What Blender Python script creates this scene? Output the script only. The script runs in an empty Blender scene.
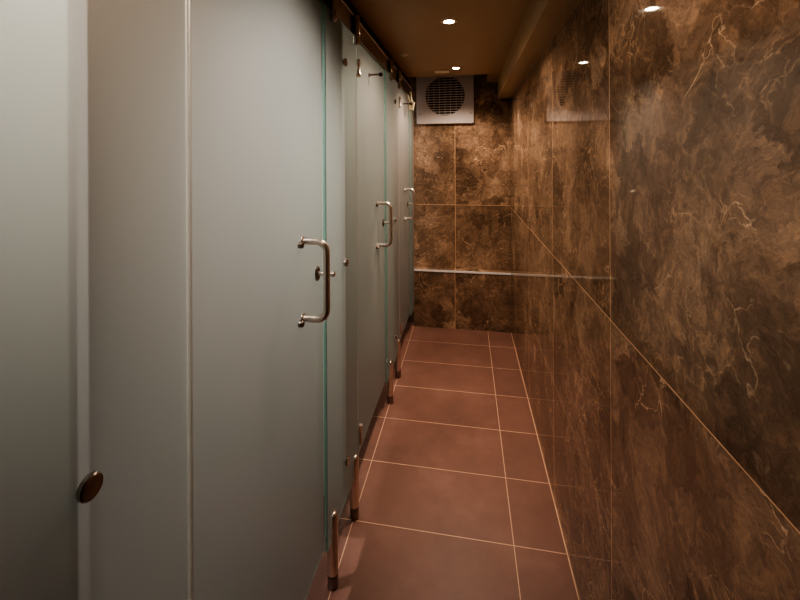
import bpy, bmesh, math, random
from mathutils import Vector, Matrix
random.seed(4)
scene = bpy.context.scene
COL = scene.collection
PI = math.pi

# ---------------------------------------------------------------- geometry constants (metres)
XW = 0.3446          # right marble wall
XG = -0.433          # front of the fixed glass panels
TG = 0.010           # glass thickness
XD = XG - 0.011      # front of the doors (set one thickness back)
XB = -1.62           # back wall of the cubicles
YE, YL = 3.27, 3.196 # end wall, front of its ledge
ZC = 2.02            # ceiling
ZH0, ZH1 = 1.884, 1.958   # header rail
GB, GT = 0.18, 1.882      # glass bottom / top
YN = -1.5            # wall behind the camera

# ---------------------------------------------------------------- material helpers
def new_mat(name):
    m = bpy.data.materials.new(name); m.use_nodes = True
    nt = m.node_tree
    for n in list(nt.nodes): nt.nodes.remove(n)
    out = nt.nodes.new('ShaderNodeOutputMaterial')
    return m, nt, out
def nd(nt, t, **kw):
    n = nt.nodes.new(t)
    for k, v in kw.items():
        if k.startswith('i_'): n.inputs[k[2:].replace('_', ' ')].default_value = v
        else: setattr(n, k, v)
    return n
def math_(nt, op, a, b=None, c=None, clamp=False):
    n = nt.nodes.new('ShaderNodeMath'); n.operation = op; n.use_clamp = clamp
    for i, v in enumerate((a, b, c)):
        if v is None: continue
        if isinstance(v, (int, float)): n.inputs[i].default_value = v
        else: nt.links.new(v, n.inputs[i])
    return n.outputs[0]
def mixc(nt, f, a, b):
    n = nt.nodes.new('ShaderNodeMix'); n.data_type = 'RGBA'
    for s, v in ((n.inputs[0], f), (n.inputs[6], a), (n.inputs[7], b)):
        if isinstance(v, (int, float)): s.default_value = v
        elif isinstance(v, tuple): s.default_value = v
        else: nt.links.new(v, s)
    return n.outputs[2]
def ramp(nt, f, stops, interp='LINEAR'):
    n = nt.nodes.new('ShaderNodeValToRGB'); cr = n.color_ramp; cr.interpolation = interp
    while len(cr.elements) < len(stops): cr.elements.new(0.5)
    for e, (p, c) in zip(cr.elements, stops):
        e.position = p; e.color = c if len(c) == 4 else (*c, 1)
    nt.links.new(f, n.inputs[0]); return n.outputs[0]
def pmat(name, col, rough=.5, metal=0., spec=.5, noise=0.0, nscale=20, aniso=0):
    m, nt, out = new_mat(name)
    p = nd(nt, 'ShaderNodeBsdfPrincipled')
    p.inputs['Roughness'].default_value = rough; p.inputs['Metallic'].default_value = metal
    p.inputs['Specular IOR Level'].default_value = spec
    tc = nd(nt, 'ShaderNodeTexCoord'); nz = nd(nt, 'ShaderNodeTexNoise'); nz.inputs['Scale'].default_value = nscale
    nt.links.new(tc.outputs['Object'], nz.inputs['Vector'])
    a = tuple(c * (1 - noise) for c in col) + (1,); b = tuple(min(1, c * (1 + noise)) for c in col) + (1,)
    nt.links.new(mixc(nt, nz.outputs[0], a, b), p.inputs['Base Color'])
    nt.links.new(p.outputs[0], out.inputs[0]); return m

def tile_lines(nt, coord, origin, step, half):
    """1 on a grout line across coord, 0 elsewhere; also the tile index"""
    t = math_(nt, 'DIVIDE', math_(nt, 'SUBTRACT', coord, origin), step)
    idx = math_(nt, 'FLOOR', math_(nt, 'ADD', t, 1e-5))
    fr = math_(nt, 'ABSOLUTE', math_(nt, 'SUBTRACT', math_(nt, 'FRACT', math_(nt, 'ADD', t, .5)), .5))
    d = math_(nt, 'MULTIPLY', fr, step)
    return math_(nt, 'LESS_THAN', d, half), idx

def marble(name, axis_u, u0, us, z0, zs, half=.0013, rough=.035, gain=1.0, seed=0):
    """dark emperador marble slabs; axis_u 'X' or 'Y' is the horizontal axis of the wall"""
    m, nt, out = new_mat(name)
    tc = nd(nt, 'ShaderNodeTexCoord'); sep = nd(nt, 'ShaderNodeSeparateXYZ')
    P = tc.outputs['Object']; nt.links.new(P, sep.inputs[0])
    lu, iu = tile_lines(nt, sep.outputs[axis_u], u0, us, half)
    lz, iz = tile_lines(nt, sep.outputs['Z'], z0, zs, half)
    line = math_(nt, 'MAXIMUM', lu, lz)
    cmb = nd(nt, 'ShaderNodeCombineXYZ')
    nt.links.new(math_(nt, 'MULTIPLY', iu, 3.7), cmb.inputs[0])
    nt.links.new(math_(nt, 'MULTIPLY', iz, 5.3), cmb.inputs[1]); cmb.inputs[2].default_value = seed
    add = nd(nt, 'ShaderNodeVectorMath', operation='ADD')
    nt.links.new(P, add.inputs[0]); nt.links.new(cmb.outputs[0], add.inputs[1])
    Q = add.outputs[0]
    # warp
    nw = nd(nt, 'ShaderNodeTexNoise'); nw.inputs['Scale'].default_value = 3.2; nw.inputs['Detail'].default_value = 5; nw.inputs['Roughness'].default_value = .6
    nt.links.new(Q, nw.inputs['Vector'])
    sub = nd(nt, 'ShaderNodeVectorMath', operation='SUBTRACT'); sub.inputs[1].default_value = (.5, .5, .5)
    nt.links.new(nw.outputs['Color'], sub.inputs[0])
    sc = nd(nt, 'ShaderNodeVectorMath', operation='SCALE'); sc.inputs['Scale'].default_value = .24
    nt.links.new(sub.outputs[0], sc.inputs[0])
    wv = nd(nt, 'ShaderNodeVectorMath', operation='ADD'); nt.links.new(Q, wv.inputs[0]); nt.links.new(sc.outputs[0], wv.inputs[1])
    W = wv.outputs[0]
    # clouded ground
    n1 = nd(nt, 'ShaderNodeTexNoise'); n1.inputs['Scale'].default_value = 2.6; n1.inputs['Detail'].default_value = 9; n1.inputs['Roughness'].default_value = .62
    n1.inputs['Distortion'].default_value = .6; nt.links.new(W, n1.inputs['Vector'])
    # angular fragments of a brecciated stone, blended into the cloud pattern
    vc = nd(nt, 'ShaderNodeTexVoronoi', feature='SMOOTH_F1'); vc.inputs['Scale'].default_value = 7.0; vc.inputs['Smoothness'].default_value = .12; vc.inputs['Randomness'].default_value = 1
    n5 = nd(nt, 'ShaderNodeTexNoise'); n5.inputs['Scale'].default_value = 11; n5.inputs['Detail'].default_value = 7; n5.inputs['Roughness'].default_value = .7
    nt.links.new(W, n5.inputs['Vector'])
    s5 = nd(nt, 'ShaderNodeVectorMath', operation='SUBTRACT'); s5.inputs[1].default_value = (.5, .5, .5); nt.links.new(n5.outputs['Color'], s5.inputs[0])
    k5 = nd(nt, 'ShaderNodeVectorMath', operation='SCALE'); k5.inputs['Scale'].default_value = .16; nt.links.new(s5.outputs[0], k5.inputs[0])
    w5 = nd(nt, 'ShaderNodeVectorMath', operation='ADD'); nt.links.new(W, w5.inputs[0]); nt.links.new(k5.outputs[0], w5.inputs[1]); W2 = w5.outputs[0]
    k6 = nd(nt, 'ShaderNodeVectorMath', operation='SCALE'); k6.inputs['Scale'].default_value = .035; nt.links.new(s5.outputs[0], k6.inputs[0])
    w6 = nd(nt, 'ShaderNodeVectorMath', operation='ADD'); nt.links.new(W, w6.inputs[0]); nt.links.new(k6.outputs[0], w6.inputs[1]); W3 = w6.outputs[0]
    nt.links.new(W2, vc.inputs['Vector'])
    bw = nd(nt, 'ShaderNodeRGBToBW'); nt.links.new(vc.outputs['Color'], bw.inputs[0])
    t = math_(nt, 'ADD', math_(nt, 'MULTIPLY', n1.outputs[0], .72), math_(nt, 'MULTIPLY_ADD', bw.outputs[0], .26, .01))
    t = math_(nt, 'ADD', t, math_(nt, 'MULTIPLY_ADD', n5.outputs[0], .24, -.12))
    ground = ramp(nt, t, [(.30, (.062, .040, .028)), (.43, (.100, .065, .045)), (.53, (.145, .095, .066)), (.64, (.215, .145, .102)), (.78, (.32, .225, .16))])
    # fine crystalline grain
    n2 = nd(nt, 'ShaderNodeTexNoise'); n2.inputs['Scale'].default_value = 38; n2.inputs['Detail'].default_value = 6; n2.inputs['Roughness'].default_value = .75
    nt.links.new(W2, n2.inputs['Vector'])
    grain = ramp(nt, n2.outputs[0], [(.34, (.55, .55, .55)), (.52, (1, 1, 1)), (.68, (1.7, 1.6, 1.45))])
    mul = nd(nt, 'ShaderNodeMix', data_type='RGBA', blend_type='MULTIPLY'); mul.inputs[0].default_value = .9
    nt.links.new(ground, mul.inputs[6]); nt.links.new(grain, mul.inputs[7]); base = mul.outputs[2]
    def veins(scale, width, col, mask_scale, lo, hi, base, strength, off):
        v = nd(nt, 'ShaderNodeTexVoronoi', feature='DISTANCE_TO_EDGE'); v.inputs['Scale'].default_value = scale
        sh = nd(nt, 'ShaderNodeVectorMath', operation='ADD'); sh.inputs[1].default_value = (off, off * 2.1, off * .7); nt.links.new(W3, sh.inputs[0])
        nt.links.new(sh.outputs[0], v.inputs['Vector'])
        e = ramp(nt, v.outputs['Distance'], [(0, (1, 1, 1)), (width * .4, (.5, .5, .5)), (width, (0, 0, 0))])
        mk = nd(nt, 'ShaderNodeTexNoise'); mk.inputs['Scale'].default_value = mask_scale; mk.inputs['Detail'].default_value = 4
        nt.links.new(sh.outputs[0], mk.inputs['Vector'])
        mm = ramp(nt, mk.outputs[0], [(lo, (0, 0, 0)), (hi, (1, 1, 1))])
        return mixc(nt, math_(nt, 'MULTIPLY', math_(nt, 'MULTIPLY', math_(nt, 'MULTIPLY', e, mm), ramp(nt, n2.outputs[0], [(.36, (.15, .15, .15)), (.56, (1, 1, 1))])), strength), base, col)
    base = veins(2.6, .005, (.46, .32, .21, 1), 5.0, .50, .64, base, .6, .9)
    base = veins(5.5, .010, (.52, .38, .26, 1), 7.0, .54, .66, base, .75, 2.9)
    base = veins(12., .020, (.60, .44, .30, 1), 7.5, .54, .66, base, .85, 4.1)
    base = veins(26., .06, (.50, .33, .20, 1), 6.0, .50, .66, base, .5, 6.3)
    base = veins(4.1, .05, (.016, .010, .007, 1), 3.3, .5, .68, base, .7, 8.8)
    g = nd(nt, 'ShaderNodeMix', data_type='RGBA', blend_type='MULTIPLY'); g.inputs[0].default_value = 1
    nt.links.new(base, g.inputs[6]); g.inputs[7].default_value = (gain, gain, gain, 1)
    colr = mixc(nt, line, g.outputs[2], (.78, .50, .31, 1))
    p = nd(nt, 'ShaderNodeBsdfPrincipled'); nt.links.new(colr, p.inputs['Base Color'])
    nt.links.new(math_(nt, 'MULTIPLY_ADD', line, .5, rough), p.inputs['Roughness'])
    p.inputs['IOR'].default_value = 1.62
    # slight polish waviness
    n3 = nd(nt, 'ShaderNodeTexNoise'); n3.inputs['Scale'].default_value = 7; nt.links.new(P, n3.inputs['Vector'])
    bp = nd(nt, 'ShaderNodeBump'); bp.inputs['Strength'].default_value = .01; bp.inputs['Distance'].default_value = .01
    nt.links.new(n3.outputs[0], bp.inputs['Height']); nt.links.new(bp.outputs[0], p.inputs['Normal'])
    nt.links.new(p.outputs[0], out.inputs[0]); return m

def floor_mat():
    m, nt, out = new_mat('red_brown_floor_tile')
    tc = nd(nt, 'ShaderNodeTexCoord'); sep = nd(nt, 'ShaderNodeSeparateXYZ'); nt.links.new(tc.outputs['Object'], sep.inputs[0])
    lx, ix = tile_lines(nt, sep.outputs['X'], .1613, .6, .0016)
    ly, iy = tile_lines(nt, sep.outputs['Y'], 2.9434, .3, .0016)
    line = math_(nt, 'MAXIMUM', math_(nt, 'MAXIMUM', lx, ly), math_(nt, 'GREATER_THAN', sep.outputs['X'], XW - .0035))
    n1 = nd(nt, 'ShaderNodeTexNoise'); n1.inputs['Scale'].default_value = 4; n1.inputs['Detail'].default_value = 8; n1.inputs['Roughness'].default_value = .65
    nt.links.new(tc.outputs['Object'], n1.inputs['Vector'])
    c = ramp(nt, n1.outputs[0], [(.3, (.175, .092, .073)), (.55, (.214, .110, .086)), (.75, (.255, .142, .115))])
    wn = nd(nt, 'ShaderNodeTexWhiteNoise', noise_dimensions='2D'); cb = nd(nt, 'ShaderNodeCombineXYZ')
    nt.links.new(ix, cb.inputs[0]); nt.links.new(iy, cb.inputs[1]); nt.links.new(cb.outputs[0], wn.inputs['Vector'])
    tone = math_(nt, 'MULTIPLY_ADD', wn.outputs['Value'], .14, .93)
    g = nd(nt, 'ShaderNodeMix', data_type='RGBA', blend_type='MULTIPLY'); g.inputs[0].default_value = 1
    nt.links.new(c, g.inputs[6]); nt.links.new(tone, g.inputs[7])
    col = mixc(nt, line, g.outputs[2], (.62, .40, .28, 1))
    p = nd(nt, 'ShaderNodeBsdfPrincipled'); nt.links.new(col, p.inputs['Base Color'])
    nt.links.new(math_(nt, 'MULTIPLY_ADD', n1.outputs[0], .18, .36), p.inputs['Roughness'])
    bp = nd(nt, 'ShaderNodeBump'); bp.inputs['Strength'].default_value = .25; bp.inputs['Distance'].default_value = .002; bp.invert = True
    nt.links.new(line, bp.inputs['Height']); nt.links.new(bp.outputs[0], p.inputs['Normal'])
    nt.links.new(p.outputs[0], out.inputs[0]); return m

def frosted(name, tint, refr=.30, rough=.5):
    m, nt, out = new_mat(name)
    tr = nd(nt, 'ShaderNodeBsdfTranslucent'); tr.inputs[0].default_value = (*tint, 1)
    df = nd(nt, 'ShaderNodeBsdfDiffuse'); df.inputs[0].default_value = (.60, .575, .55, 1)
    rf = nd(nt, 'ShaderNodeBsdfRefraction'); rf.inputs['Color'].default_value = (.60, .60, .57, 1); rf.inputs['Roughness'].default_value = rough; rf.inputs['IOR'].default_value = 1.18
    gl = nd(nt, 'ShaderNodeBsdfGlossy'); gl.inputs['Roughness'].default_value = .34; gl.inputs['Color'].default_value = (.9, .92, .9, 1)
    tc = nd(nt, 'ShaderNodeTexCoord'); nz = nd(nt, 'ShaderNodeTexNoise'); nz.inputs['Scale'].default_value = 3; nt.links.new(tc.outputs['Object'], nz.inputs['Vector'])
    m1 = nd(nt, 'ShaderNodeMixShader'); m1.inputs[0].default_value = .5
    nt.links.new(tr.outputs[0], m1.inputs[1]); nt.links.new(df.outputs[0], m1.inputs[2])
    m2 = nd(nt, 'ShaderNodeMixShader')
    nt.links.new(math_(nt, 'MULTIPLY_ADD', nz.outputs[0], .04, refr - .02), m2.inputs[0])
    nt.links.new(m1.outputs[0], m2.inputs[1]); nt.links.new(rf.outputs[0], m2.inputs[2])
    fr = nd(nt, 'ShaderNodeFresnel'); fr.inputs[0].default_value = 1.35
    m3 = nd(nt, 'ShaderNodeMixShader'); nt.links.new(math_(nt, 'MULTIPLY', fr.outputs[0], .12), m3.inputs[0])
    nt.links.new(m2.outputs[0], m3.inputs[1]); nt.links.new(gl.outputs[0], m3.inputs[2])
    nt.links.new(m3.outputs[0], out.inputs[0]); return m
def clear_back():
    m, nt, out = new_mat('clear_glass_face')
    tp = nd(nt, 'ShaderNodeBsdfTransparent'); tp.inputs[0].default_value = (.95, .985, .965, 1)
    gl = nd(nt, 'ShaderNodeBsdfGlossy'); gl.inputs['Roughness'].default_value = .1
    mx = nd(nt, 'ShaderNodeMixShader'); mx.inputs[0].default_value = .04
    nt.links.new(tp.outputs[0], mx.inputs[1]); nt.links.new(gl.outputs[0], mx.inputs[2]); nt.links.new(mx.outputs[0], out.inputs[0]); return m
def edge_mat():
    m, nt, out = new_mat('green_glass_edge')
    df = nd(nt, 'ShaderNodeBsdfDiffuse'); df.inputs[0].default_value = (.36, .58, .53, 1)
    tr = nd(nt, 'ShaderNodeBsdfTranslucent'); tr.inputs[0].default_value = (.5, .82, .76, 1)
    gl = nd(nt, 'ShaderNodeBsdfGlossy'); gl.inputs['Roughness'].default_value = .2; gl.inputs[0].default_value = (.7, .95, .88, 1)
    a = nd(nt, 'ShaderNodeMixShader'); a.inputs[0].default_value = .5; nt.links.new(df.outputs[0], a.inputs[1]); nt.links.new(tr.outputs[0], a.inputs[2])
    b = nd(nt, 'ShaderNodeMixShader'); b.inputs[0].default_value = .3; nt.links.new(a.outputs[0], b.inputs[1]); nt.links.new(gl.outputs[0], b.inputs[2])
    nt.links.new(b.outputs[0], out.inputs[0]); return m
def seal_mat():
    m, nt, out = new_mat('clear_plastic_seal')
    df = nd(nt, 'ShaderNodeBsdfDiffuse'); df.inputs[0].default_value = (.92, .90, .87, 1)
    tr = nd(nt, 'ShaderNodeBsdfTranslucent'); tr.inputs[0].default_value = (.9, .88, .84, 1)
    gl = nd(nt, 'ShaderNodeBsdfGlossy'); gl.inputs['Roughness'].default_value = .3
    a = nd(nt, 'ShaderNodeMixShader'); a.inputs[0].default_value = .5; nt.links.new(df.outputs[0], a.inputs[1]); nt.links.new(tr.outputs[0], a.inputs[2])
    b = nd(nt, 'ShaderNodeMixShader'); b.inputs[0].default_value = .4; nt.links.new(a.outputs[0], b.inputs[1]); nt.links.new(gl.outputs[0], b.inputs[2])
    tp = nd(nt, 'ShaderNodeBsdfTransparent'); d = nd(nt, 'ShaderNodeMixShader'); d.inputs[0].default_value = .42; nt.links.new(b.outputs[0], d.inputs[1]); nt.links.new(tp.outputs[0], d.inputs[2])
    nt.links.new(d.outputs[0], out.inputs[0]); return m
def emit(name, col, s):
    m, nt, out = new_mat(name); e = nd(nt, 'ShaderNodeEmission'); e.inputs[0].default_value = (*col, 1); e.inputs[1].default_value = s
    nt.links.new(e.outputs[0], out.inputs[0]); return m

M = dict(
    wall_right=marble('marble_right_wall', 'Y', 1.02, .64, 1.0, 1.3, .0013, seed=2.3, gain=2.1),
    wall_end=marble('marble_end_wall', 'X', -.095, .62, 1.005, 1.3, .0015, seed=11.1, gain=2.0),
    ledge=marble('marble_ledge', 'X', -.098, .62, 0.9, 1.3, .0016, seed=7.4, gain=2.0),
    floor=floor_mat(),
    ceiling=pmat('ceiling_bounce_tan', (.47, .33, .20), .42, noise=.05, nscale=6),  # brownish bounce light is put into the ceiling colour
    plaster=pmat('cubicle_plaster', (.20, .15, .13), .6, noise=.04, nscale=5),
    glass=frosted('frosted_glass', (.46, .465, .455)),
    back=clear_back(), edge=edge_mat(), seal=seal_mat(),
    steel=pmat('brushed_steel', (.80, .71, .65), .33, 1, noise=.08, nscale=60),
    polished=pmat('polished_steel', (.55, .48, .43), .16, 1, noise=.05, nscale=60),
    dark_steel=pmat('dark_steel', (.30, .25, .22), .3, 1, noise=.08, nscale=60),
    header=pmat('brown_reflecting_steel', (.34, .25, .19), .34, 1, noise=.06, nscale=12),  # satin steel with the reflected brown put into its colour
    alu=pmat('satin_aluminium_trim', (.95, .92, .90), .4, .15, noise=.04, nscale=40),
    white=pmat('warm_white_plastic', (.60, .54, .53), .38, noise=.02),
    grille=pmat('grille_plastic', (.80, .72, .66), .45, noise=.02),
    black=pmat('dark_cavity', (.020, .014, .012), .7, noise=.1),
    cream=pmat('cream_plastic', (.46, .40, .28), .45, noise=.05),
    screw=pmat('screw_metal', (.35, .3, .27), .35, 1),
    lamp=emit('lamp_lens', (1, .84, .62), 60),
    void=pmat('painted_shade', (.05, .035, .025), .8, noise=.1),  # shade of the ceiling recess and rail gap, put into the colour
)

# ---------------------------------------------------------------- mesh helpers
def finish(name, bm, mats, parent=None, smooth=False, bevel=0):
    me = bpy.data.meshes.new(name); bmesh.ops.recalc_face_normals(bm, faces=bm.faces); bm.to_mesh(me); bm.free()
    if not isinstance(mats, (list, tuple)): mats = [mats]
    for m in mats: me.materials.append(m)
    o = bpy.data.objects.new(name, me); COL.objects.link(o)
    if smooth:
        for p in me.polygons: p.use_smooth = True
        try: me.set_sharp_from_angle(angle=math.radians(38))
        except Exception: pass
    if bevel:
        b = o.modifiers.new('bevel', 'BEVEL'); b.width = bevel; b.segments = 2; b.limit_method = 'ANGLE'
    if parent is not None: o.parent = parent
    return o
def tag(o, label=None, cat=None, group=None, kind=None):
    for k, v in (('label', label), ('category', cat), ('group', group), ('kind', kind)):
        if v: o[k] = v
    return o
def empty(name, loc, label, cat, group=None):
    o = bpy.data.objects.new(name, None); COL.objects.link(o); o.location = loc; o.empty_display_size = .1
    return tag(o, label, cat, group)
def box(bm, a, b):
    r = bmesh.ops.create_cube(bm, size=1)
    c = [(a[i] + b[i]) / 2 for i in range(3)]; s = [abs(b[i] - a[i]) for i in range(3)]
    for v in r['verts']: v.co = Vector([c[i] + v.co[i] * s[i] for i in range(3)])
    return r['verts']
def lathe(bm, prof, M4=Matrix(), seg=28):
    """revolve (r, z) profile about local Z; M4 places it"""
    rings = []
    for r, z in prof:
        if r < 1e-6: rings.append([bm.verts.new(M4 @ Vector((0, 0, z)))])
        else: rings.append([bm.verts.new(M4 @ Vector((r * math.cos(2 * PI * k / seg), r * math.sin(2 * PI * k / seg), z))) for k in range(seg)])
    for A, B in zip(rings, rings[1:]):
        for k in range(seg):
            k2 = (k + 1) % seg
            if len(A) == 1 and len(B) == 1: continue
            if len(A) == 1: bm.faces.new((A[0], B[k], B[k2]))
            elif len(B) == 1: bm.faces.new((A[k], A[k2], B[0]))
            else: bm.faces.new((A[k], A[k2], B[k2], B[k]))
def tube(bm, pts, r, seg=18):
    pts = [Vector(p) for p in pts]; n = len(pts); rings = []
    for i, p in enumerate(pts):
        t = (pts[min(i + 1, n - 1)] - pts[max(i - 1, 0)]).normalized()
        up = Vector((0, 1, 0)) if abs(t.y) < .9 else Vector((1, 0, 0))
        a = t.cross(up).normalized(); b = t.cross(a)
        rings.append([bm.verts.new(p + r * (math.cos(2 * PI * k / seg) * a + math.sin(2 * PI * k / seg) * b)) for k in range(seg)])
    for A, B in zip(rings, rings[1:]):
        for k in range(seg): bm.faces.new((A[k], A[(k + 1) % seg], B[(k + 1) % seg], B[k]))
    bm.faces.new(rings[0]); bm.faces.new(rings[-1][::-1])
AX = Matrix.Rotation(PI / 2, 4, 'Y')       # local z -> +X
def atX(x, y, z): return Matrix.Translation((x, y, z)) @ AX
def struct(name, a, b, mat):
    bm = bmesh.new(); box(bm, a, b); o = finish(name, bm, mat); tag(o, kind='structure'); return o

# ---------------------------------------------------------------- the room
struct('floor', (XB - .1, YN, -.05), (XW, YE, 0), M['floor'])
struct('wall_right', (XW, YN, 0), (XW + .12, YE + .12, 2.35), M['wall_right'])
struct('wall_end', (XB, YE, 0), (XW, YE + .12, 2.35), M['wall_end'])
struct('wall_left', (XB - .12, YN, 0), (XB, YE + .12, 2.35), M['plaster'])
struct('wall_near', (XB, YN - .12, 0), (XW, YN, 2.35), M['wall_end'])
# ceiling: main panel, a recess round the extractor, a strip that reaches the end wall
bm = bmesh.new()
box(bm, (XB, YN, ZC), (XW, 2.96, ZC + .05))
box(bm, (.165, 2.96, ZC), (XW, YE, ZC + .05))
box(bm, (XB, 2.96, ZC), (-.56, YE, ZC + .05))
tag(finish('ceiling', bm, M['ceiling']), kind='structure')
struct('trim_4', (-.56, 2.93, ZC + .27), (.165, YE, ZC + .33), M['void'])     # lid of the recess, coloured dark for the shade inside
# bulkhead along the right wall
struct('trim_1', (.248, YN, 1.872), (XW, 3.20, ZC), M['ceiling'])
# boxed-out ledge along the end wall and its metal edge
struct('trim_2', (XG - .004, YL, 0), (XW, YE, .472), M['ledge'])
struct('trim_3', (XG - .004, YL - .004, .460), (XW, YL + .004, .475), M['alu'])

# ---------------------------------------------------------------- glass screens
def glass_sheet(name, y0, y1, xf, parent, z0=GB, z1=GT):
    """upright sheet facing +X: frosted face, clear back, green edges"""
    bm = bmesh.new(); box(bm, (xf - TG, y0, z0), (xf, y1, z1))
    bmesh.ops.recalc_face_normals(bm, faces=bm.faces)
    for f in bm.faces:
        f.material_index = 0 if f.normal.x > .5 else 1 if (f.normal.x < -.5 or f.normal.y > .5) else 2
    return finish(name, bm, [M['glass'], M['back'], M['edge']], parent)
def rel(parent, o):
    """geometry is written in world space: shift it into the parent's frame"""
    o.data.transform(Matrix.Translation(-parent.location)); o.parent = parent; return o

def leg(y, root):
    x = XG - .005
    bm = bmesh.new()
    lathe(bm, [(.0185, .046), (.0185, .215), (.0178, .228), (.0145, .237), (.008, .2415), (0, .243)], Matrix.Translation((x, y, 0)))
    lathe(bm, [(0, .046), (.0185, .046)], Matrix.Translation((x, y, 0)))
    l = rel(root, finish('leg', bm, M['steel'], root, True))
    bm = bmesh.new()
    lathe(bm, [(0, 0), (.015, 0), (.0175, .004), (.0175, .040), (.0155, .0425), (.0155, .046), (0, .046)], Matrix.Translation((x, y, 0)))
    f = finish('foot', bm, M['dark_steel'], l, True); f.data.transform(Matrix.Translation(-root.location)); f['label'] = 'darker steel foot'
def clip(y, root):
    x = XG + .0125; bm = bmesh.new()
    lathe(bm, [(0, 1.838), (.006, 1.8395), (.0105, 1.844), (.0125, 1.852), (.0125, 1.950), (.0105, 1.955), (0, 1.956)], Matrix.Translation((x, y, 0)))
    rel(root, finish('header_clip', bm, M['polished'], root, True))
def stud(y, z, root, r=.0142):
    bm = bmesh.new()
    lathe(bm, [(0, -.001), (.009, -.001), (.009, .003), (r * .94, .0032), (r, .005), (r, .0095), (r * .9, .0112), (0, .0115)], atX(XG, y, z))
    rel(root, finish('fixing_knob', bm, M['polished'], root, True))
def fixed_panel(y0, y1, label, knob=None, legs=(), clips=(), z0=.168):
    root = empty('glass_screen_panel', (XG, (y0 + y1) / 2, 0), label, 'glass panel')
    rel(root, glass_sheet('glass_sheet', y0, y1, XG, root, z0))
    for y in legs: leg(y, root)
    for y in clips: clip(y, root)
    if knob is not None:
        for z in (1.742, 1.024, .314): stud(knob, z, root)
    return root
fixed_panel(-.42, .541, 'wide frosted glass side panel nearest the camera, filling the left edge of the picture', knob=.376, legs=(.508,), clips=(.508,))
fixed_panel(1.152, 1.494, 'narrow frosted glass panel with three steel knobs between first and second pull handles', knob=1.335, legs=(1.211, 1.457), clips=(1.196, 1.462))
fixed_panel(2.078, 2.469, 'farther narrow frosted glass panel between the second and third pull handles', knob=2.315, legs=(2.174, 2.436), clips=(2.165, 2.437))
fixed_panel(3.012, 3.190, 'short frosted glass strip closing the screen against the far marble wall', z0=.16)

def door(y0, y1, hy, label, lock_y, hook):
    root = empty('cubicle_door', (XD, y0, GB), label, 'door')
    rel(root, glass_sheet('door_glass', y0, y1, XD, root))
    # D-shaped pull handle
    pr, ra, r = .069, .028, .0092
    def arc(cx, cz, a0, a1): return [(cx + ra * math.cos(a), hy, cz + ra * math.sin(a)) for a in [a0 + (a1 - a0) * k / 8 for k in range(9)]]
    zt, zb = 1.172, .961
    pts = [(XD, hy, zb)] + arc(XD + pr - ra, zb + ra, -PI / 2, 0) + arc(XD + pr - ra, zt - ra, 0, PI / 2) + [(XD, hy, zt)]
    bm = bmesh.new(); tube(bm, pts, r)
    h = rel(root, finish('pull_handle', bm, M['steel'], root, True))
    for z in (zt, zb):
        bm = bmesh.new(); lathe(bm, [(0, 0), (.0135, 0), (.0135, .003), (.0095, .005), (0, .005)], atX(XD, hy, z))
        w = finish('mounting_washer', bm, M['steel'], h, True); w.data.transform(Matrix.Translation(-root.location))
        bm = bmesh.new(); lathe(bm, [(0, 0), (.0085, 0), (.0085, .010), (.007, .012), (0, .012)], atX(XD, hy - .022, z - .006))
        rel(root, finish('handle_bolt', bm, M['dark_steel'], root, True))
    # thumb-turn lock
    bm = bmesh.new(); lathe(bm, [(0, 0), (.016, 0), (.016, .004), (.014, .007), (0, .007)], atX(XD, lock_y, 1.054) @ Matrix.Diagonal((1.35, .8, 1, 1)))
    lk = rel(root, finish('lock', bm, M['dark_steel'], root, True))
    bm = bmesh.new(); lathe(bm, [(0, .006), (.006, .006), (.005, .046), (.008, .047), (.008, .055), (.006, .057), (0, .057)], atX(XD, lock_y, 1.054))
    k = finish('lock_knob', bm, M['steel'], lk, True); k.data.transform(Matrix.Translation(-root.location))
    # hinges at the left edge
    for z0, z1 in ((1.728, 1.797), (.247, .325)):
        bm = bmesh.new(); x = XG + .0055
        T = Matrix.Translation((x, y0 + .0045, 0))
        lathe(bm, [(0, z0 - .004), (.006, z0 - .002), (.0095, z0 + .004), (.0098, z0 + .010), (.0075, z0 + .014), (.0075, z1 - .006), (.009, z1 - .004), (.009, z1 - .001), (0, z1)], T, 20)
        rel(root, finish('hinge', bm, M['steel'], root, True))
    # seals: a clear bead at the hinge edge, a flat strip behind the lock edge
    bm = bmesh.new()
    for yy in (y0 - .0105, y0 - .0032):
        lathe(bm, [(0, GB + .01), (.0027, GB + .01), (.0027, GT - .002), (0, GT - .002)], Matrix.Translation((XG - .0015, yy, 0)), 14)
    rel(root, finish('hinge_seal', bm, M['seal'], root, True))
    # coat hook: a short peg with a dark rubber end
    T = atX(XD, hook, 1.784); bm = bmesh.new()
    lathe(bm, [(0, 0), (.009, 0), (.009, .004), (.0045, .006), (.0045, .052), (0, .052)], T)
    ck = rel(root, finish('coat_hook', bm, M['dark_steel'], root, True))
    bm = bmesh.new(); lathe(bm, [(0, .050), (.0085, .050), (.009, .052), (.009, .063), (.007, .065), (0, .065)], T)
    e = finish('rubber_tip', bm, M['black'], ck, True); e.data.transform(Matrix.Translation(-root.location)); e['label'] = 'dark rubber tip'
    return root
door(.555, 1.149, .999, 'large near frosted glass door with the biggest, closest steel pull handle', 1.100, .82)
door(1.507, 2.075, 1.900, 'second frosted glass door, in the middle of the row, with mid-sized pull handle', 2.030, 1.745)
door(2.482, 3.008, 2.775, 'farthest frosted glass door, seen edge-on beside the far marble wall', 2.90, 2.72)

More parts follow.
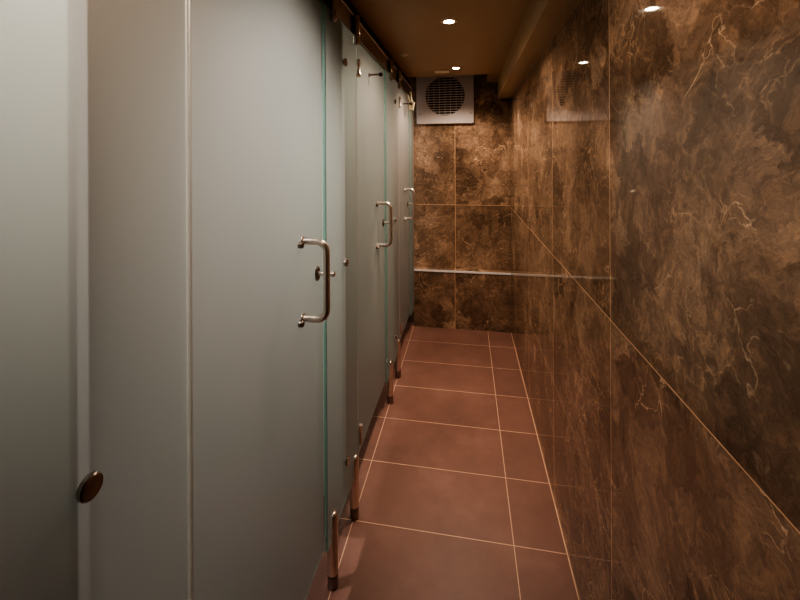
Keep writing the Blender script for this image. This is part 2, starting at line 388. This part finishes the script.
# glass cross partitions standing behind the knobs
def partition(y, label):
    root = empty('cubicle_partition', ((XB + XG) / 2, y, GB), label, 'partition')
    bm = bmesh.new(); box(bm, (XB + .005, y - .005, GB), (XG - TG - .009, y + .005, ZC - .004))
    for f in bm.faces: f.material_index = 1 if abs(f.normal.y) < .5 else 0
    rel(root, finish('partition_sheet', bm, [M['partition'], M['partition_edge']], root))
    bm = bmesh.new(); box(bm, (XB + .001, y - .012, GB + .05), (XB + .03, y + .012, GT - .05))
    rel(root, finish('wall_channel', bm, M['alu'], root, bevel=.002))
M['partition_edge'] = pmat('partition_green_edge', (.20, .27, .23), .4, noise=.03)
M['partition'] = pmat('partition_frosted', (.56, .66, .60), .35, noise=.03)
partition(.376, 'cross partition dimly seen through the nearest glass panel')
partition(1.335, 'cross partition behind the knobs of the middle narrow panel')
partition(2.315, 'cross partition behind the knobs of the farther narrow panel')

# header rail
bm = bmesh.new()
box(bm, (XG - .030, -.6, ZH0), (XG, 3.10, ZH1 - .004))
o = finish('header_rail', bm, M['header'], None, bevel=.001)
tag(o, 'long steel rail coloured with its brown reflection, running along the top of the glass screens', 'rail')
bm = bmesh.new(); box(bm, (XG - .030, -.6, ZH1 + .0005), (XG - .016, 3.10, ZC - .001))  # dark strip added to stand for the shaded gap above the rail
finish('gap_shade', bm, M['void'], o)['label'] = 'dark strip added for the shade above the rail'
bm = bmesh.new(); box(bm, (XG - .030, -.6, ZH1 - .004), (XG + .004, 3.10, ZH1))  # lip of the rail, given a bright colour for its highlight
finish('lip_highlight', bm, M['alu'], o)['label'] = 'thin rail lip coloured bright for its highlight'

# ---------------------------------------------------------------- extractor fan on the end wall
def fan():
    cx, cz, R = -.1745, 1.915, .164
    x0, x1, z0, z1 = -.414, .062, 1.682, 2.15
    yf, yb = YE - .034, YE - .001
    root = empty('extractor_fan', (cx, YE, z0), 'white square extractor fan with round grille on the end wall under the ceiling', 'fan')
    # cover: square outline with rounded corners, round opening
    N = 96; rc = .014
    def outer(a):
        dx, dz = math.cos(a), math.sin(a)
        tx = ((x1 - cx) if dx > 0 else (x0 - cx)) / dx if abs(dx) > 1e-9 else 1e9
        tz = ((z1 - cz) if dz > 0 else (z0 - cz)) / dz if abs(dz) > 1e-9 else 1e9
        t = min(tx, tz); x, z = cx + dx * t, cz + dz * t
        # round the corners
        qx = min(max(x, x0 + rc), x1 - rc); qz = min(max(z, z0 + rc), z1 - rc)
        d = Vector((x - qx, z - qz))
        if d.length > rc: d = d.normalized() * rc
        return qx + d.x, qz + d.y
    ang = sorted([2 * PI * k / N for k in range(N)] + [math.atan2(z - cz, x - cx) % (2 * PI) + e for x in (x0, x1) for z in (z0, z1) for e in (-.03, -.015, 0, .015, .03)])
    bm = bmesh.new(); rings = []
    for kind in range(5):
        ring = []
        for a in ang:
            ox, oz = outer(a)
            if kind == 0: p = (ox, yb, oz)
            elif kind == 1: p = (ox, yf + .004, oz)
            elif kind == 2: p = (cx + (ox - cx) * .985, yf, cz + (oz - cz) * .985)
            elif kind == 3: p = (cx + R * math.cos(a), yf, cz + R * math.sin(a))
            else: p = (cx + R * .985 * math.cos(a), yf + .022, cz + R * .985 * math.sin(a))
            ring.append(bm.verts.new(p))
        rings.append(ring)
    for A, B in zip(rings, rings[1:]):
        for k in range(len(ang)):
            j = (k + 1) % len(ang); bm.faces.new((A[k], A[j], B[j], B[k]))
    rel(root, finish('cover', bm, M['white'], root, True))
    bm = bmesh.new(); lathe(bm, [(0, 0), (R * .99, 0)], Matrix.Translation((cx, yf + .0225, cz)) @ Matrix.Rotation(PI / 2, 4, 'X'), 48)
    rel(root, finish('fan_cavity', bm, M['black'], root))
    bm = bmesh.new()
    n = 16
    for i in range(n):
        z = cz - R + (i + .5) * 2 * R / n; w = math.sqrt(max(0, R * R - (z - cz) ** 2)) * .99
        vs = box(bm, (cx - w, yf + .002, z - .0026), (cx + w, yf + .010, z + .0026))
    for i in range(-3, 4):
        x = cx + i * .046; w = math.sqrt(max(0, R * R - (x - cx) ** 2)) * .99
        box(bm, (x - .0013, yf + .001, cz - w), (x + .0013, yf + .006, cz + w))
    rel(root, finish('grille', bm, M['grille'], root))
    for x in (x0 + .028, x1 - .028):
        bm = bmesh.new(); lathe(bm, [(0, .0015), (.005, .0015), (.006, 0), (.006, -.002)], Matrix.Translation((x, yf, 1.765)) @ Matrix.Rotation(PI / 2, 4, 'X'), 16)
        rel(root, finish('screw', bm, M['screw'], root, True))
    bm = bmesh.new(); lathe(bm, [(0, .003), (.005, .002), (.006, 0), (.006, -.002)], Matrix.Translation((-.073, yf, 1.708)) @ Matrix.Rotation(PI / 2, 4, 'X'), 16)  # pale dome put in for a small glint on the cover
    rel(root, finish('glint_dot', bm, pmat('glint_white', (.95, .9, .86), .15), root, True))
fan()

# ---------------------------------------------------------------- small things on the ceiling
def downlight(x, y, label):
    root = empty('downlight', (x, y, ZC), label, 'ceiling light', 'recessed ceiling downlights')
    bm = bmesh.new()
    lathe(bm, [(.022, .001), (.023, -.004), (.038, -.003), (.040, .001)], Matrix.Translation((x, y, ZC)), 36)
    rel(root, finish('trim_ring', bm, M['steel'], root, True))
    bm = bmesh.new(); lathe(bm, [(0, -.002), (.022, -.002)], Matrix.Translation((x, y, ZC)), 32)
    rel(root, finish('lamp_lens', bm, M['lamp'], root))
downlight(-.076, 1.774, 'glowing round downlight at top centre, nearer the camera')
downlight(-.069, 2.705, 'glowing round downlight just in front of the extractor fan')

bm = bmesh.new(); box(bm, (-.222, 2.745, ZC - .008), (-.118, 2.83, ZC - .0005))
o = finish('ceiling_plate', bm, pmat('plate_plastic', (.85, .74, .58), .4, noise=.03), None, bevel=.004)
tag(o, 'small rectangular beige plate on the ceiling beside the far downlight', 'plate')
bm = bmesh.new(); lathe(bm, [(0, -.012), (.016, -.011), (.024, -.006), (.027, 0)], Matrix.Translation((-.366, 2.286, ZC - .0003)), 28)
o = finish('ceiling_sensor', bm, pmat('sensor_plastic', (.75, .66, .52), .4), None, True)
tag(o, 'small round tan sensor dome on the ceiling above the glass screens', 'sensor')

# cream plastic bracket where the header rail ends
def hanging_clip():
    y, x0 = 2.775, XD + .018
    root = empty('hanging_clip', (XD, y, 1.74), 'cream plastic forked clip hanging by the coat hook of the farthest glass door', 'clip')
    prof = [(.008, 1.802), (.030, 1.816), (.060, 1.802), (.053, 1.780), (.046, 1.743), (.020, 1.743), (.012, 1.778)]
    bm = bmesh.new()
    a = [bm.verts.new((x0 + p, y, z)) for p, z in prof]; b = [bm.verts.new((x0 + p, y + .030, z)) for p, z in prof]
    bm.faces.new(a); bm.faces.new(b[::-1])
    for k in range(len(a)): j = (k + 1) % len(a); bm.faces.new((a[k], a[j], b[j], b[k]))
    rel(root, finish('clip_body', bm, M['cream'], root, bevel=.003))
    for (xa, xb, zb) in ((.022, .002, 1.862), (.034, .026, 1.880)):
        bm = bmesh.new(); tube(bm, [(x0 + xa, y + .015, 1.800), (x0 + (xa + xb) / 2, y + .015, (1.800 + zb) / 2), (x0 + xb, y + .015, zb)], .0075, 12)
        rel(root, finish('arm', bm, M['cream'], root, True))
    for (xx, zz) in ((.024, 1.796), (.044, 1.780)):
        bm = bmesh.new(); lathe(bm, [(0, .002), (.004, .002), (.005, 0), (.005, -.002)], Matrix.Translation((x0 + xx, y, zz)) @ Matrix.Rotation(PI / 2, 4, 'X'), 14)
        rel(root, finish('screw', bm, M['screw'], root, True))

hanging_clip()

# ---------------------------------------------------------------- lights
def spot(name, x, y, z, w, size, col, blend=.9, rad=.03, aim=None):
    l = bpy.data.lights.new(name, 'SPOT'); l.energy = w; l.spot_size = math.radians(size); l.spot_blend = blend; l.color = col; l.shadow_soft_size = rad
    o = bpy.data.objects.new(name, l); COL.objects.link(o); o.location = (x, y, z)
    if aim: o.rotation_euler = (Vector(aim) - Vector((x, y, z))).to_track_quat('-Z', 'Y').to_euler()
    return o
WARM = (1, .81, .64); NEUT = (1, .905, .84)
for y, w, n in ((2.705, 46, 36), (1.774, 26, 66), (.83, 3, 0)):
    spot('corridor_lamp', -.074, y, ZC - .012, w, 146, WARM, .6, .045)
    if n: spot('corridor_beam', -.074, y, ZC - .012, n, 52, WARM, 1, .045, aim=(-.05, y + .22, 0))
spot('wall_fill', -.074, .36, ZC - .015, 13, 88, WARM, 1, .05, aim=(XW, .66, 1.42))  # added fill spot to brighten the upper right wall, no fitting there
spot('screen_fill', -.074, .16, ZC - .015, 34, 58, WARM, 1, .06, aim=(XG, .42, 1.66))  # added fill spot for a bright patch high on the nearest glass
spot('cubicle_downlight', -1.15, .86, ZC - .012, 140, 78, NEUT, 1, .06, aim=(XG, .93, 1.26))
spot('cubicle_downlight', -1.15, -.02, ZC - .012, 110, 84, NEUT, 1, .06, aim=(XG, .12, 1.72))
for y, w in ((2.79, 7), (1.83, 8.5)):
    l = bpy.data.lights.new('cubicle_lamp', 'AREA'); l.shape = 'DISK'; l.size = .5; l.energy = w; l.color = NEUT
    o = bpy.data.objects.new('cubicle_lamp', l); COL.objects.link(o); o.location = (-1.25, y, ZC - .01)

w = bpy.data.worlds.new('world'); scene.world = w; w.use_nodes = True
w.node_tree.nodes['Background'].inputs[0].default_value = (.05, .04, .03, 1); w.node_tree.nodes['Background'].inputs[1].default_value = .2

# ---------------------------------------------------------------- camera
F, YAW, ROLL, CY, H = 387.4, .1702, -.005, 158.1, 1.398
cam = bpy.data.cameras.new('camera'); co = bpy.data.objects.new('camera', cam); COL.objects.link(co)
cam.sensor_width = 36; cam.sensor_fit = 'HORIZONTAL'; cam.lens = F * 36 / 800; cam.shift_y = (CY - 300) / 800
cam.clip_start = .02
co.matrix_world = Matrix.Translation((0, 0, H)) @ Matrix.Rotation(YAW, 4, 'Z') @ Matrix.Rotation(PI / 2, 4, 'X') @ Matrix.Rotation(ROLL, 4, 'Z')
scene.camera = co
scene.view_settings.view_transform = 'AgX'
scene.view_settings.look = 'AgX - High Contrast'
scene.view_settings.exposure = -0.05
